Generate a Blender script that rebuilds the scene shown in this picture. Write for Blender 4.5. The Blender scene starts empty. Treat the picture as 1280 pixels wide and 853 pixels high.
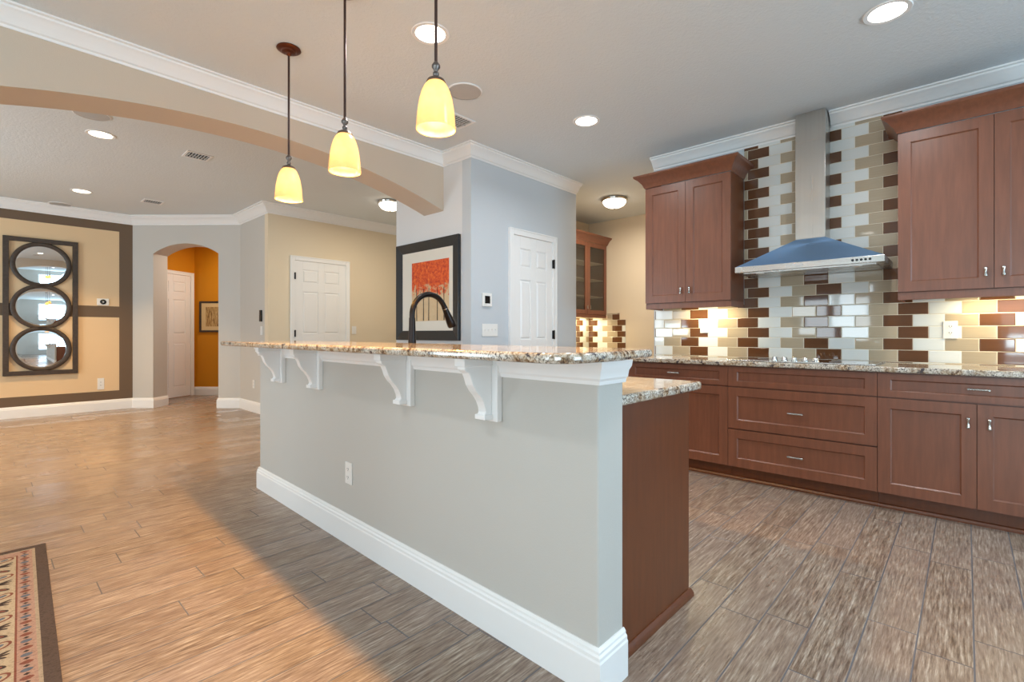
import bpy, bmesh, math, random
from mathutils import Vector, Matrix
random.seed(7)
PI = math.pi
scene = bpy.context.scene
COL = scene.collection

# ------------------------------------------------------------------ camera
cd = bpy.data.cameras.new('camera'); cam = bpy.data.objects.new('camera', cd); COL.objects.link(cam)
cam.location = (0, 0, 1.12)
cam.rotation_euler = (PI/2, 0, -math.atan2(0.7331161, 0.6801035))
cd.sensor_width = 36; cd.lens = 612.274/1280*36; cd.shift_y = -9/1280; cd.clip_start = 0.02; cd.clip_end = 100
scene.camera = cam

# ------------------------------------------------------------------ view, world, window light
vs = scene.view_settings
scene.display_settings.display_device = 'sRGB'
vs.view_transform = 'Standard'; vs.look = 'None'; vs.gamma = 1; vs.use_curve_mapping = False
vs.exposure = -0.22
cy = scene.cycles
cy.use_denoising = True; cy.max_bounces = 10; cy.diffuse_bounces = 5; cy.glossy_bounces = 4
cy.transmission_bounces = 6; cy.sample_clamp_indirect = 6; cy.caustics_reflective = False; cy.caustics_refractive = False
W = bpy.data.worlds.new('world'); scene.world = W; W.use_nodes = True
W.node_tree.nodes['Background'].inputs[0].default_value = (0.62, 0.78, 1.0, 1)
W.node_tree.nodes['Background'].inputs[1].default_value = 1.0
E_WIN_BACK = 92; E_FILL_LEFT = 42; E_DOOR = 26; E_UP = 112; E_CAN = 13; E_FCAN = 29; E_PEND = 96; E_SHADE = 1.05; E_FLUSH = 25; E_UNDER = 4.6; E_FAMWIN = 60
COOL = (0.50, 0.76, 1.0); NEUT = (0.95, 0.98, 1.0); WARM = (1.0, 0.50, 0.09); FWARM = (1.0, 0.64, 0.28)

def area(name, loc, rot, sx, sy, power, color, parent=None, shape='RECTANGLE', spread=PI):
    l = bpy.data.lights.new(name, 'AREA'); l.shape = shape; l.size = sx; l.size_y = sy
    l.energy = power; l.color = color; l.spread = spread
    o = bpy.data.objects.new(name, l); COL.objects.link(o); o.location = loc; o.rotation_euler = rot
    if parent: o.parent = parent
    return o
def point(name, loc, power, color, r=0.03, parent=None):
    l = bpy.data.lights.new(name, 'POINT'); l.energy = power; l.color = color; l.shadow_soft_size = r
    o = bpy.data.objects.new(name, l); COL.objects.link(o); o.location = loc
    if parent: o.parent = parent
    return o
def spot(name, loc, power, color, ang, blend, parent=None):
    l = bpy.data.lights.new(name, 'SPOT'); l.energy = power; l.color = color; l.spot_size = ang; l.spot_blend = blend; l.shadow_soft_size = .035
    o = bpy.data.objects.new(name, l); COL.objects.link(o); o.location = loc
    if parent: o.parent = parent
    return o
area('window_daylight', (2.5, -4.43, 1.45), (PI/2, 0, 0), 2.8, 1.8, E_WIN_BACK, COOL)
area('window_daylight', (-3.53, -1.5, 1.35), (PI/2, 0, -PI/2), 2.2, 1.8, E_FILL_LEFT, (0.82, 0.95, 1.0))  # unseen window lamp added to spread fill from the left
for wy in (1.72, 2.48): area('door_daylight', (-3.53, wy, 1.35), (PI/2, 0, -PI/2), .62, 1.3, E_DOOR, (0.80, 0.93, 1.0))
area('window_daylight', (-3.53, 6.4, 1.35), (PI/2, 0, -PI/2), 2.0, 1.6, E_FAMWIN, (0.84, 0.94, 1.0))
# added upward fill lamps at the windows to brighten the ceilings
area('ceiling_fill', (2.5, -4.40, 1.0), (PI/2+.9, 0, 0), 2.8, .8, E_UP, (0.70, 0.91, 1.0))
area('ceiling_fill', (-3.50, -1.5, 1.0), (PI/2+.9, 0, -PI/2), 2.2, .8, E_UP, (0.70, 0.91, 1.0))
area('ceiling_fill', (-3.50, 6.4, 1.0), (PI/2+.9, 0, -PI/2), 2.0, .8, E_UP*.8, (0.64, 0.88, 1.0))

# ------------------------------------------------------------------ materials
def lin(c): return tuple(((v/255)/12.92 if v/255 <= 0.04045 else (((v/255)+0.055)/1.055)**2.4) for v in c)
def rgba(c): return (*lin(c), 1)
class NT:
    def __init__(self, name):
        self.m = bpy.data.materials.new(name); self.m.use_nodes = True
        self.t = self.m.node_tree; self.n = self.t.nodes; self.bsdf = self.n['Principled BSDF']
    def new(self, typ, **kw):
        x = self.n.new(typ)
        for k, v in kw.items(): setattr(x, k, v)
        return x
    def put(self, sock, v):
        if isinstance(v, bpy.types.NodeSocket): self.t.links.new(v, sock)
        else: sock.default_value = v
    def math(self, op, a, b=None, c=None):
        x = self.new('ShaderNodeMath', operation=op)
        for i, v in enumerate((a, b, c)):
            if v is not None: self.put(x.inputs[i], v)
        return x.outputs[0]
    def mixc(self, f, a, b, blend='MIX'):
        x = self.new('ShaderNodeMix', data_type='RGBA', blend_type=blend)
        self.put(x.inputs[0], f); self.put(x.inputs[6], a); self.put(x.inputs[7], b)
        return x.outputs[2]
    def obj(self): return self.new('ShaderNodeTexCoord').outputs['Object']
    def sep(self, v):
        x = self.new('ShaderNodeSeparateXYZ'); self.put(x.inputs[0], v); return x.outputs
    def comb(self, x, y, z):
        c = self.new('ShaderNodeCombineXYZ')
        for i, v in enumerate((x, y, z)): self.put(c.inputs[i], v)
        return c.outputs[0]
    def mapping(self, v, scale):
        x = self.new('ShaderNodeMapping'); self.put(x.inputs[0], v); x.inputs['Scale'].default_value = scale; return x.outputs[0]
    def noise(self, v, scale, detail=4, rough=0.55, out=0):
        x = self.new('ShaderNodeTexNoise'); self.put(x.inputs['Vector'], v); x.inputs['Scale'].default_value = scale
        x.inputs['Detail'].default_value = detail; x.inputs['Roughness'].default_value = rough; return x.outputs[out]
    def white(self, v):
        x = self.new('ShaderNodeTexWhiteNoise', noise_dimensions='3D'); self.put(x.inputs['Vector'], v); return x.outputs
    def ramp(self, f, stops, interp='LINEAR'):
        x = self.new('ShaderNodeValToRGB'); x.color_ramp.interpolation = interp
        e = x.color_ramp.elements
        while len(e) < len(stops): e.new(0.5)
        for i, (p, c) in enumerate(stops): e[i].position = p; e[i].color = c
        self.put(x.inputs[0], f); return x.outputs[0]
    def smooth(self, v, a, b, lo=0.0, hi=1.0):
        x = self.new('ShaderNodeMapRange', interpolation_type='SMOOTHSTEP')
        self.put(x.inputs[0], v)
        for i, q in ((1, a), (2, b), (3, lo), (4, hi)): self.put(x.inputs[i], q)
        return x.outputs[0]
    def bump(self, h, strength, dist, normal=None):
        x = self.new('ShaderNodeBump'); x.inputs['Strength'].default_value = strength; x.inputs['Distance'].default_value = dist
        self.put(x.inputs['Height'], h)
        if normal: self.put(x.inputs['Normal'], normal)
        return x.outputs[0]
    def fin(self, **kw):
        for k, v in kw.items(): self.put(self.bsdf.inputs[k.replace('_', ' ')], v)
        return self.m

def plain(name, c, rough=0.5, metal=0.0, var=0.04, **kw):
    k = NT(name); o = k.obj(); f = k.noise(o, 14, 3)
    a = lin(c); d = tuple(v*(1-var) for v in a); e = tuple(min(1, v*(1+var)) for v in a)
    return k.fin(Base_Color=k.mixc(f, (*d, 1), (*e, 1)), Roughness=rough, Metallic=metal, **kw)
def paint(name, c, rough=0.6, bump=0.12, scale=160):
    k = NT(name); o = k.obj()
    f = k.noise(o, 1.6, 3); a = lin(c)
    col = k.mixc(f, (*[v*0.975 for v in a], 1), (*[min(1, v*1.02) for v in a], 1))
    h = k.noise(o, scale, 3)
    return k.fin(Base_Color=col, Roughness=rough, Normal=k.bump(h, bump, 0.004), Specular_IOR_Level=0.3)
def emit(name, c, s):
    k = NT(name); return k.fin(Base_Color=(*c, 1), Emission_Color=(*c, 1), Emission_Strength=s)

M = {}
M['greige'] = paint('greige_paint', (202, 197, 190))
M['picture_wall'] = paint('pale_grey_paint', (224, 224, 225))
M['barpaint'] = paint('island_paint', (196, 193, 187))
M['pantry'] = paint('pantry_paint', (200, 205, 210))
M['beam'] = paint('beam_paint', (206, 190, 172))
M['door_tan'] = paint('sand_paint', (230, 214, 188))
M['tan'] = paint('tan_panel_paint', (228, 198, 158))
M['brown'] = paint('brown_band_paint', (112, 92, 74))
M['orange'] = paint('orange_paint', (208, 136, 18))
M['yellow'] = paint('cream_paint', (226, 210, 186))
M['ceiling'] = paint('ceiling_paint', (222, 228, 231), 0.8, 0.8, 60)
M['trim'] = paint('white_trim_paint', (242, 241, 240), 0.35, 0.02)
M['white'] = plain('white_plastic', (236, 234, 230), 0.35, var=0.01)
M['black'] = plain('black_plastic', (14, 15, 18), 0.25)
M['bronze'] = plain('dark_bronze', (40, 36, 36), 0.32, 0.85)
M['canopy_bronze'] = plain('copper_bronze', (98, 50, 30), 0.35, 0.7)
M['chrome'] = plain('polished_nickel', (205, 205, 205), 0.16, 1.0)
M['dark'] = plain('dark_void', (18, 16, 15), 0.7)
M['grille'] = plain('speaker_grille', (188, 187, 185), 0.8)
M['mirror'] = plain('mirror_silver', (225, 228, 230), 0.0, 1.0, var=0)
M['lens'] = emit('can_lens', (1.0, 0.96, 0.88), 9)
M['lens_warm'] = emit('can_lens_warm', (1.0, 0.86, 0.66), 7)
M['bulb'] = emit('bulb_glow', (1.0, 0.86, 0.62), 25)
M['under'] = emit('under_cabinet_strip', (1.0, 0.85, 0.55), 6)
M['pewter'] = plain('aged_pewter', (112, 104, 100), 0.35, 0.9)
M['rod'] = plain('brown_metal_rod', (84, 66, 62), 0.35, 0.8)
M['knob'] = plain('nickel_knob', (190, 186, 180), 0.22, 1.0)
M['glassblack'] = plain('black_ceramic_glass', (16, 17, 19), 0.04)

def wood(name, c, rough=0.36, contrast=0.15, axis=(26, 26, 2.2), coat=0.15):
    k = NT(name); o = k.obj(); inf = k.new('ShaderNodeObjectInfo').outputs['Random']
    v = k.new('ShaderNodeVectorMath', operation='ADD'); k.put(v.inputs[0], k.mapping(o, axis)); k.put(v.inputs[1], k.comb(inf, inf, k.math('MULTIPLY', inf, 9.0)))
    f = k.noise(v.outputs[0], 1.6, 6, 0.6)
    g = k.noise(o, 3.2, 3)
    a = lin(c)
    col = k.mixc(k.smooth(f, 0.25, 0.75), (*[x*(1-contrast) for x in a], 1), (*[x*(1+contrast) for x in a], 1))
    col = k.mixc(k.math('MULTIPLY', g, 0.35), col, (*[x*0.62 for x in a], 1))
    return k.fin(Base_Color=col, Roughness=rough, Normal=k.bump(f, 0.05, 0.002), Coat_Weight=coat, Coat_Roughness=0.25)
M['cherry'] = wood('cherry_stain', (126, 76, 54))
M['cherry_end'] = wood('cherry_veneer', (106, 56, 28))
M['frame_wood'] = wood('weathered_dark_wood', (68, 54, 43), 0.5, 0.3, (20, 20, 20), 0)
M['black_frame'] = wood('black_stained_wood', (26, 27, 31), 0.3, 0.2)

def metal_brushed(name, c, rough, axis):
    k = NT(name); o = k.obj(); f = k.noise(k.mapping(o, axis), 3, 3)
    a = lin(c)
    return k.fin(Base_Color=k.mixc(f, (*[x*.9 for x in a], 1), (*[min(1, x*1.06) for x in a], 1)), Metallic=1.0,
                 Roughness=k.smooth(f, 0, 1, rough*0.8, rough*1.25), Anisotropic=0.5)
M['steel'] = metal_brushed('brushed_steel', (196, 194, 190), 0.26, (1, 60, 1))
M['steel_blue_reflect'] = metal_brushed('steel_painted_blue_reflection', (150, 186, 226), 0.5, (1, 60, 1))  # blue window reflection painted into the canopy's steel colour
M['steel_v'] = metal_brushed('brushed_steel_chimney', (200, 196, 190), 0.3, (40, 40, 0.4))

def granite():
    k = NT('gold_granite'); o = k.obj()
    n1 = k.noise(o, 56, 6, 0.72); n2 = k.noise(o, 11, 4, 0.6); n3 = k.noise(o, 150, 3, 0.7); n4 = k.noise(o, 24, 3, 0.6)
    a = k.ramp(n1, [(0.30, rgba((34, 28, 28))), (0.42, rgba((104, 76, 54))), (0.50, rgba((168, 142, 112))), (0.58, rgba((212, 200, 182))), (0.72, rgba((156, 128, 102)))])
    b = k.ramp(n3, [(0.36, rgba((48, 48, 56))), (0.47, rgba((178, 166, 150))), (0.60, rgba((226, 220, 210)))])
    c = k.mixc(k.smooth(n2, 0.42, 0.6), a, b)
    c = k.mixc(k.smooth(n4, 0.60, 0.66), c, rgba((70, 62, 66)))
    return k.fin(Base_Color=c, Roughness=0.09, Coat_Weight=0.4, Coat_Roughness=0.05)
M['granite'] = granite()

def tile(name, B, Wc, T):
    TW, RH = 0.1696, 0.0845
    k = NT(name); s = k.sep(k.obj()); u, v = s[0], s[2]
    rv = k.math('DIVIDE', v, RH); row = k.math('FLOOR', rv); fv = k.math('SUBTRACT', rv, row)
    odd = k.math('FLOORED_MODULO', row, 2.0)
    uu = k.math('ADD', k.math('DIVIDE', u, TW), k.math('MULTIPLY', odd, 0.5))
    colm = k.math('FLOOR', uu); fu = k.math('SUBTRACT', uu, colm)
    ty = k.math('FLOORED_MODULO', colm, 3.0)
    rnd = k.white(k.comb(colm, row, 3.0)); rv_, rc = rnd[0], rnd[1]
    is_w = k.math('COMPARE', ty, 1.0, 0.1); is_t = k.math('COMPARE', ty, 2.0, 0.1)
    col = k.mixc(is_w, rgba(B), rgba(Wc)); col = k.mixc(is_t, col, rgba(T))
    stri = k.noise(k.mapping(k.obj(), (6, 6, 160)), 1.0, 3)
    col = k.mixc(0.16, col, k.mixc(stri, (0, 0, 0, 1), (1, 1, 1, 1)), 'SOFT_LIGHT')
    col = k.mixc(k.math('MULTIPLY', rv_, 0.18), col, k.mixc(0.5, col, (0.02, 0.015, 0.01, 1)))
    eu = k.math('MULTIPLY', k.math('MINIMUM', fu, k.math('SUBTRACT', 1.0, fu)), TW)
    ev = k.math('MULTIPLY', k.math('MINIMUM', fv, k.math('SUBTRACT', 1.0, fv)), RH)
    e = k.math('MINIMUM', eu, ev)
    body = k.smooth(e, 0.0012, 0.0020)
    c = k.mixc(body, rgba((232, 222, 200)), col)
    rs = k.sep(rc)
    tilt = k.math('ADD', k.math('MULTIPLY', k.math('MULTIPLY', fu, TW), k.math('SUBTRACT', rs[0], 0.5)), k.math('MULTIPLY', k.math('MULTIPLY', fv, RH), k.math('SUBTRACT', rs[1], 0.5)))
    h = k.math('ADD', k.math('MULTIPLY', k.smooth(e, 0.0008, 0.006), 0.0015), k.math('MULTIPLY', tilt, 0.02))
    return k.fin(Base_Color=c, Roughness=k.smooth(body, 0, 1, 0.7, 0.04), Normal=k.bump(h, 1.0, 1.0), IOR=1.55)
M['tile'] = tile('glass_subway_tile', (102, 66, 42), (230, 233, 231), (182, 166, 142))

def floor_mat():
    PW, PL = 0.1525, 0.92
    k = NT('wood_look_floor_tile'); s = k.sep(k.obj()); x, y = s[0], s[1]
    rv = k.math('DIVIDE', k.math('ADD', y, 0.02), PW); row = k.math('FLOOR', rv); fv = k.math('SUBTRACT', rv, row)
    off = k.white(k.comb(row, 5.0, 2.0))[0]
    uu = k.math('ADD', k.math('DIVIDE', x, PL), off); colm = k.math('FLOOR', uu); fu = k.math('SUBTRACT', uu, colm)
    rnd = k.white(k.comb(colm, row, 1.0)); rs = k.sep(rnd[1])
    gx = k.math('ADD', k.math('MULTIPLY', x, 9.0), k.math('MULTIPLY', rs[0], 40.0))
    gv = k.comb(gx, k.math('MULTIPLY', y, 120.0), k.math('MULTIPLY', rs[1], 20.0))
    g = k.noise(gv, 1.0, 7, 0.68)
    g2 = k.noise(k.comb(k.math('MULTIPLY', gx, 0.5), k.math('MULTIPLY', y, 14.0), rs[2]), 1.0, 4, 0.6)
    c = k.ramp(g, [(0.34, rgba((82, 63, 50))), (0.46, rgba((134, 114, 97))), (0.56, rgba((161, 143, 126))), (0.68, rgba((202, 188, 172)))])
    c = k.mixc(k.smooth(g2, 0.35, 0.75), c, k.mixc(0.5, c, rgba((118, 96, 86))))
    c = k.mixc(k.math('MULTIPLY', rs[2], 0.30), c, rgba((176, 156, 144)))
    eu = k.math('MULTIPLY', k.math('MINIMUM', fu, k.math('SUBTRACT', 1.0, fu)), PL)
    ev = k.math('MULTIPLY', k.math('MINIMUM', fv, k.math('SUBTRACT', 1.0, fv)), PW)
    e = k.math('MINIMUM', eu, ev)
    body = k.smooth(e, 0.0018, 0.0030)
    c = k.mixc(body, rgba((102, 99, 102)), c)
    h = k.math('ADD', k.math('MULTIPLY', body, 0.0010), k.math('MULTIPLY', g, 0.0010))
    r = k.math('ADD', k.smooth(g2, 0.3, 0.8, 0.0, 0.10), k.smooth(rs[2], 0.45, 0.85, 0.30, 0.15))
    return k.fin(Base_Color=c, Roughness=k.mixc(body, (0.7, 0.7, 0.7, 1), r), Normal=k.bump(h, 0.55, 1.0), Specular_IOR_Level=0.5)
M['floor'] = floor_mat()

def shade_mat():
    k = NT('amber_art_glass'); s = k.sep(k.obj())
    n = k.noise(k.obj(), 30, 3)
    c = k.mixc(n, rgba((255, 224, 168)), rgba((255, 236, 200)))
    tr = k.new('ShaderNodeBsdfTranslucent'); k.put(tr.inputs[0], c)
    k.put(k.bsdf.inputs['Base Color'], c); k.bsdf.inputs['Roughness'].default_value = 0.2
    k.put(k.bsdf.inputs['Emission Color'], c); k.bsdf.inputs['Emission Strength'].default_value = 0.16
    mx = k.new('ShaderNodeMixShader'); mx.inputs[0].default_value = 0.62
    k.t.links.new(k.bsdf.outputs[0], mx.inputs[1]); k.t.links.new(tr.outputs[0], mx.inputs[2])
    k.t.links.new(mx.outputs[0], k.n['Material Output'].inputs[0])
    return k.m
M['shade'] = shade_mat()
def dome_mat():
    k = NT('frosted_dome_glass'); c = (1.0, 0.88, 0.70, 1)
    return k.fin(Base_Color=c, Roughness=0.3, Emission_Color=c, Emission_Strength=6.0)
M['dome'] = dome_mat()
def glass_mat(name, tint, mix):
    k = NT(name); tr = k.new('ShaderNodeBsdfTransparent'); tr.inputs[0].default_value = (*tint, 1)
    gl = k.new('ShaderNodeBsdfGlossy'); gl.inputs['Roughness'].default_value = 0.03
    mx = k.new('ShaderNodeMixShader'); mx.inputs[0].default_value = mix
    k.t.links.new(tr.outputs[0], mx.inputs[1]); k.t.links.new(gl.outputs[0], mx.inputs[2]); k.t.links.new(mx.outputs[0], k.n['Material Output'].inputs[0])
    return k.m
M['pane'] = glass_mat('window_glass', (0.95, 0.97, 0.97), 0.06)
M['cab_glass'] = glass_mat('seeded_cabinet_glass', (0.72, 0.70, 0.66), 0.10)
def print_mat():
    k = NT('autumn_trees_print'); s = k.sep(k.obj()); u, v = s[0], s[2]
    n = k.noise(k.obj(), 13, 6, 0.72); n2 = k.noise(k.obj(), 30, 6, 0.75)
    crown = k.ramp(n2, [(0.30, rgba((150, 34, 14))), (0.45, rgba((206, 66, 18))), (0.58, rgba((232, 104, 30))), (0.75, rgba((240, 168, 70)))])
    back = k.mixc(n, rgba((196, 160, 116)), rgba((226, 206, 170)))
    edge = k.math('ADD', v, k.math('MULTIPLY', k.math('SUBTRACT', n, 0.5), 0.62))
    return k.fin(Base_Color=k.mixc(k.smooth(edge, 0.26, 0.33), back, crown), Roughness=0.5)
M['print'] = print_mat()
def sketch_mat():
    k = NT('sepia_sketch_print'); s = k.sep(k.obj())
    n = k.noise(k.mapping(k.obj(), (40, 40, 8)), 1.2, 5, 0.7)
    return k.fin(Base_Color=k.ramp(n, [(0.35, rgba((96, 66, 30))), (0.5, rgba((176, 140, 84))), (0.65, rgba((214, 186, 132)))]), Roughness=0.6)
M['sketch'] = sketch_mat()
M['mat_board'] = plain('mat_board', (226, 220, 208), 0.8, var=0.01)
M['mat_cream'] = plain('cream_mat_board', (222, 196, 146), 0.8, var=0.02)
def rugm(name, c):
    k = NT(name); o = k.obj(); n = k.noise(o, 420, 2); w = k.noise(k.mapping(o, (1, 1.6, 1)), 90, 4, 0.7); a = lin(c)
    col = k.mixc(n, (*[x*.55 for x in a], 1), (*[min(1, x*1.1) for x in a], 1))
    col = k.mixc(k.smooth(w, 0.45, 0.72), col, (*[x*.5 for x in a], 1))
    return k.fin(Base_Color=col, Roughness=0.95, Normal=k.bump(n, 0.8, 0.004), Specular_IOR_Level=0.1)
for nm, c in dict(rug_border=(96, 84, 80), rug_beige=(176, 164, 148), rug_pink=(180, 152, 142), rug_red=(140, 92, 82), rug_cream=(192, 180, 160), rug_blue=(108, 118, 136), rug_dark=(80, 70, 68)).items():
    M[nm] = rugm(nm, c)

# ------------------------------------------------------------------ mesh helpers
class MB:
    def __init__(self): self.bm = bmesh.new(); self.mi = 0
    def _f(self, vs):
        try:
            f = self.bm.faces.new(vs); f.material_index = self.mi; return f
        except ValueError: return None
    def box(self, x0, x1, y0, y1, z0, z1):
        v = [self.bm.verts.new((x, y, z)) for z in (z0, z1) for y in (y0, y1) for x in (x0, x1)]
        for f in ((0, 2, 3, 1), (4, 5, 7, 6), (0, 1, 5, 4), (2, 6, 7, 3), (0, 4, 6, 2), (1, 3, 7, 5)): self._f([v[i] for i in f])
        return self
    def hexa(self, a, b):           # two quads (4 points each), joined
        va = [self.bm.verts.new(p) for p in a]; vb = [self.bm.verts.new(p) for p in b]
        self._f(va[::-1]); self._f(vb)
        for i in range(4): j = (i+1) % 4; self._f([va[i], va[j], vb[j], vb[i]])
        return self
    def prism(self, poly, fa, fb):  # poly 2D; fa, fb map (u,v)->3D of the two ends
        a = [self.bm.verts.new(fa(*p)) for p in poly]; b = [self.bm.verts.new(fb(*p)) for p in poly]
        self._f(a); self._f(b[::-1]); n = len(poly)
        for i in range(n): j = (i+1) % n; self._f([a[i], b[i], b[j], a[j]])
        return self
    def lathe(self, prof, seg=28, c=(0, 0, 0), axis='Z', caps=True):
        def P(r, h, t):
            x, y = r*math.cos(t), r*math.sin(t)
            q = {'Z': (x, y, h), 'Y': (x, h, y), 'X': (h, x, y)}[axis]
            return (c[0]+q[0], c[1]+q[1], c[2]+q[2])
        rings = [[self.bm.verts.new(P(max(r, 1e-4), h, 2*PI*i/seg)) for i in range(seg)] for r, h in prof]
        for a, b in zip(rings, rings[1:]):
            for i in range(seg): j = (i+1) % seg; self._f([a[i], a[j], b[j], b[i]])
        if caps: self._f(rings[0][::-1]); self._f(rings[-1])
        return self
    def tube(self, pts, rad, seg=12):
        pts = [Vector(p) for p in pts]; rs = rad if isinstance(rad, (list, tuple)) else [rad]*len(pts)
        up = Vector((0, 0, 1)); rings = []; prev = None
        for i, p in enumerate(pts):
            d = (pts[min(i+1, len(pts)-1)]-pts[max(i-1, 0)]).normalized()
            if prev is None: s = d.cross(up) if abs(d.dot(up)) < .95 else d.cross(Vector((1, 0, 0)))
            else: s = prev - d*prev.dot(d)
            s.normalize(); prev = s; t = d.cross(s)
            rings.append([self.bm.verts.new(p+(s*math.cos(2*PI*k/seg)+t*math.sin(2*PI*k/seg))*rs[i]) for k in range(seg)])
        for a, b in zip(rings, rings[1:]):
            for i in range(seg): j = (i+1) % seg; self._f([a[i], a[j], b[j], b[i]])
        self._f(rings[0][::-1]); self._f(rings[-1]); return self
    def sweep(self, path, prof, side, z0=0.0):
        path = [Vector(p) for p in path]; n = len(path); N = []
        for a, b in zip(path, path[1:]):
            d = (b-a).normalized(); N.append(Vector((-d.y, d.x))*(1 if side == 'L' else -1))
        rings = []
        for i, p in enumerate(path):
            if i == 0: m = N[0]
            elif i == n-1: m = N[-1]
            else: m = (N[i-1]+N[i])/(1+N[i-1].dot(N[i]))
            rings.append([self.bm.verts.new((p.x+m.x*o, p.y+m.y*o, z0+z)) for o, z in prof])
        k = len(prof)
        for a, b in zip(rings, rings[1:]):
            for i in range(k): j = (i+1) % k; self._f([a[i], a[j], b[j], b[i]])
        self._f(rings[0][::-1]); self._f(rings[-1]); return self
    def build(self, name, mats, parent=None, bevel=0, seg=2, smooth=None, loc=None, rotz=0, kind=None):
        bmesh.ops.recalc_face_normals(self.bm, faces=self.bm.faces)
        me = bpy.data.meshes.new(name); self.bm.to_mesh(me); self.bm.free()
        for m in (mats if isinstance(mats, list) else [mats]): me.materials.append(M[m] if isinstance(m, str) else m)
        if smooth is not None:
            me.shade_smooth(); me.set_sharp_from_angle(angle=math.radians(smooth))
        o = bpy.data.objects.new(name, me); COL.objects.link(o)
        if parent: o.parent = parent
        if loc: o.location = loc
        o.rotation_euler.z = rotz
        if bevel:
            b = o.modifiers.new('bevel', 'BEVEL'); b.width = bevel; b.segments = seg; b.limit_method = 'ANGLE'; b.angle_limit = math.radians(40)
        if kind: o['kind'] = kind
        return o
def tag(o, label, cat, group=None):
    o['label'] = label; o['category'] = cat
    if group: o['group'] = group
    return o
def thing(name, label, cat, loc=(0, 0, 0), rotz=0, group=None):
    o = bpy.data.objects.new(name, None); COL.objects.link(o); o.location = loc; o.rotation_euler.z = rotz; o.empty_display_size = .1
    return tag(o, label, cat, group)
def sroot(name, loc=(0, 0, 0), rotz=0):
    o = bpy.data.objects.new(name, None); COL.objects.link(o); o.location = loc; o.rotation_euler.z = rotz; o['kind'] = 'structure'; return o
def copy_tree(o, loc, label=None, rotz=None):
    def rec(s, par):
        c = s.copy(); COL.objects.link(c)
        if par: c.parent = par
        for ch in s.children: rec(ch, c)
        return c
    r = rec(o, None); r.location = loc
    if label: r['label'] = label
    if rotz is not None: r.rotation_euler.z = rotz
    return r
FX = -PI/2      # frame of things on walls that face -X: local x to the viewer's right (-Y), local y into the wall (+X)

# ------------------------------------------------------------------ shell
KC, FC = 2.825, 2.89            # kitchen and family room ceilings
XW = 4.48                       # cabinet wall
def S(name, mb, m, **kw): return mb.build(name, m, kind='structure', **kw)
S('floor', MB().box(-3.8, 7.2, -4.7, 11.6, -0.08, 0), 'floor')
S('ceiling', MB().box(-3.8, 7.2, -4.7, 3.84, KC, 3.05).box(-3.8, 2.94, 3.84, 11.6, FC, 3.05).box(2.94, 4.66, 4.2, 11.6, FC, 3.05).box(4.66, 7.2, 4.4, 11.6, FC, 3.05).box(2.94, 7.2, 3.84, 4.4, KC, 2.889), 'ceiling')
S('wall_right', MB().box(XW, 4.62, -4.5, 2.25, 0, 2.9), 'pantry')
S('wall_passage', MB().box(4.62, 6.4, 2.13, 2.25, 0, 2.9), 'yellow')
S('wall_nook', MB().box(6.4, 6.52, 2.13, 4.43, 0, 2.9), 'yellow')
S('wall_nook_back', MB().box(4.63, 6.4, 4.31, 4.43, 0, 2.9), 'yellow')
# pantry closet: solid block with three painted faces
S('wall_pantry', MB().box(3.0, 4.63, 3.29, 3.41, 0, 2.9), 'pantry')
S('wall_picture', MB().box(3.0, 3.12, 3.41, 4.47, 0, 2.9), 'picture_wall')
S('wall_pantry_side', MB().box(4.51, 4.63, 3.41, 4.43, 0, 2.9), 'yellow')
S('wall_pantry_back', MB().box(3.12, 5.6, 4.43, 4.55, 0, 2.9), 'greige')
S('wall_family_side', MB().box(5.6, 5.72, 4.43, 7.1, 0, 2.9), 'door_tan')
S('wall_door', MB().box(2.63, 5.6, 6.97, 7.09, 0, 2.9), 'door_tan')
S('wall_return', MB().box(2.63, 2.75, 7.09, 8.04, 0, 2.9), 'greige')
wf = S('wall_feature', MB().box(-3.6, 1.53, 9.25, 9.37, 0, 2.9), 'brown')
for z0, z1 in ((0.28, 1.362), (1.526, 2.64)):
    S('painted_panel', MB().box(-2.9, 1.37, 9.2485, 9.26, z0, z1), 'tan', parent=wf)
# back and left walls with windows behind the camera, one added for fill light
def wall_open(name, horiz, c, t, a0, a1, opens, m):
    mb = MB(); cuts = sorted(opens)
    def bx(u0, u1, z0, z1):
        if horiz: mb.box(u0, u1, c, c+t, z0, z1)
        else: mb.box(c, c+t, u0, u1, z0, z1)
    u = a0
    for (u0, u1, z0, z1) in cuts:
        bx(u, u0, 0, 2.9); bx(u0, u1, z1, 2.9)
        if z0 > 0: bx(u0, u1, 0, z0)
        u = u1
    bx(u, a1, 0, 2.9)
    return S(name, mb, m)
wall_open('wall_back', True, -4.62, 0.12, -3.6, 4.6, [(1.0, 4.0, 0.5, 2.4)], 'greige')
wall_open('wall_left', False, -3.72, 0.12, -4.62, 9.37, [(-2.7, -0.3, 0.4, 2.3), (1.3, 2.9, 0.02, 2.15), (5.35, 7.45, 0.5, 2.2)], 'greige')
def window(name, horiz, c, u0, u1, z0, z1, nm):
    r = sroot(name)
    def B(mb, a, b, p, q, d0, d1):
        if horiz: mb.box(a, b, c+d0, c+d1, p, q)
        else: mb.box(c+d0, c+d1, a, b, p, q)
        return mb
    f = MB(); w = 0.06
    B(f, u0, u0+w, z0, z1, 0, .05); B(f, u1-w, u1, z0, z1, 0, .05); B(f, u0+w, u1-w, z0, z0+w, 0, .05); B(f, u0+w, u1-w, z1-w, z1, 0, .05)
    for i in range(1, nm):
        x = u0+(u1-u0)*i/nm; B(f, x-.03, x+.03, z0+w, z1-w, 0, .05)
    f.build('window_frame', 'trim', r)
    B(MB(), u0+w, u1-w, z0+w, z1-w, .02, .026).build('window_pane', 'pane', r)
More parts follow.
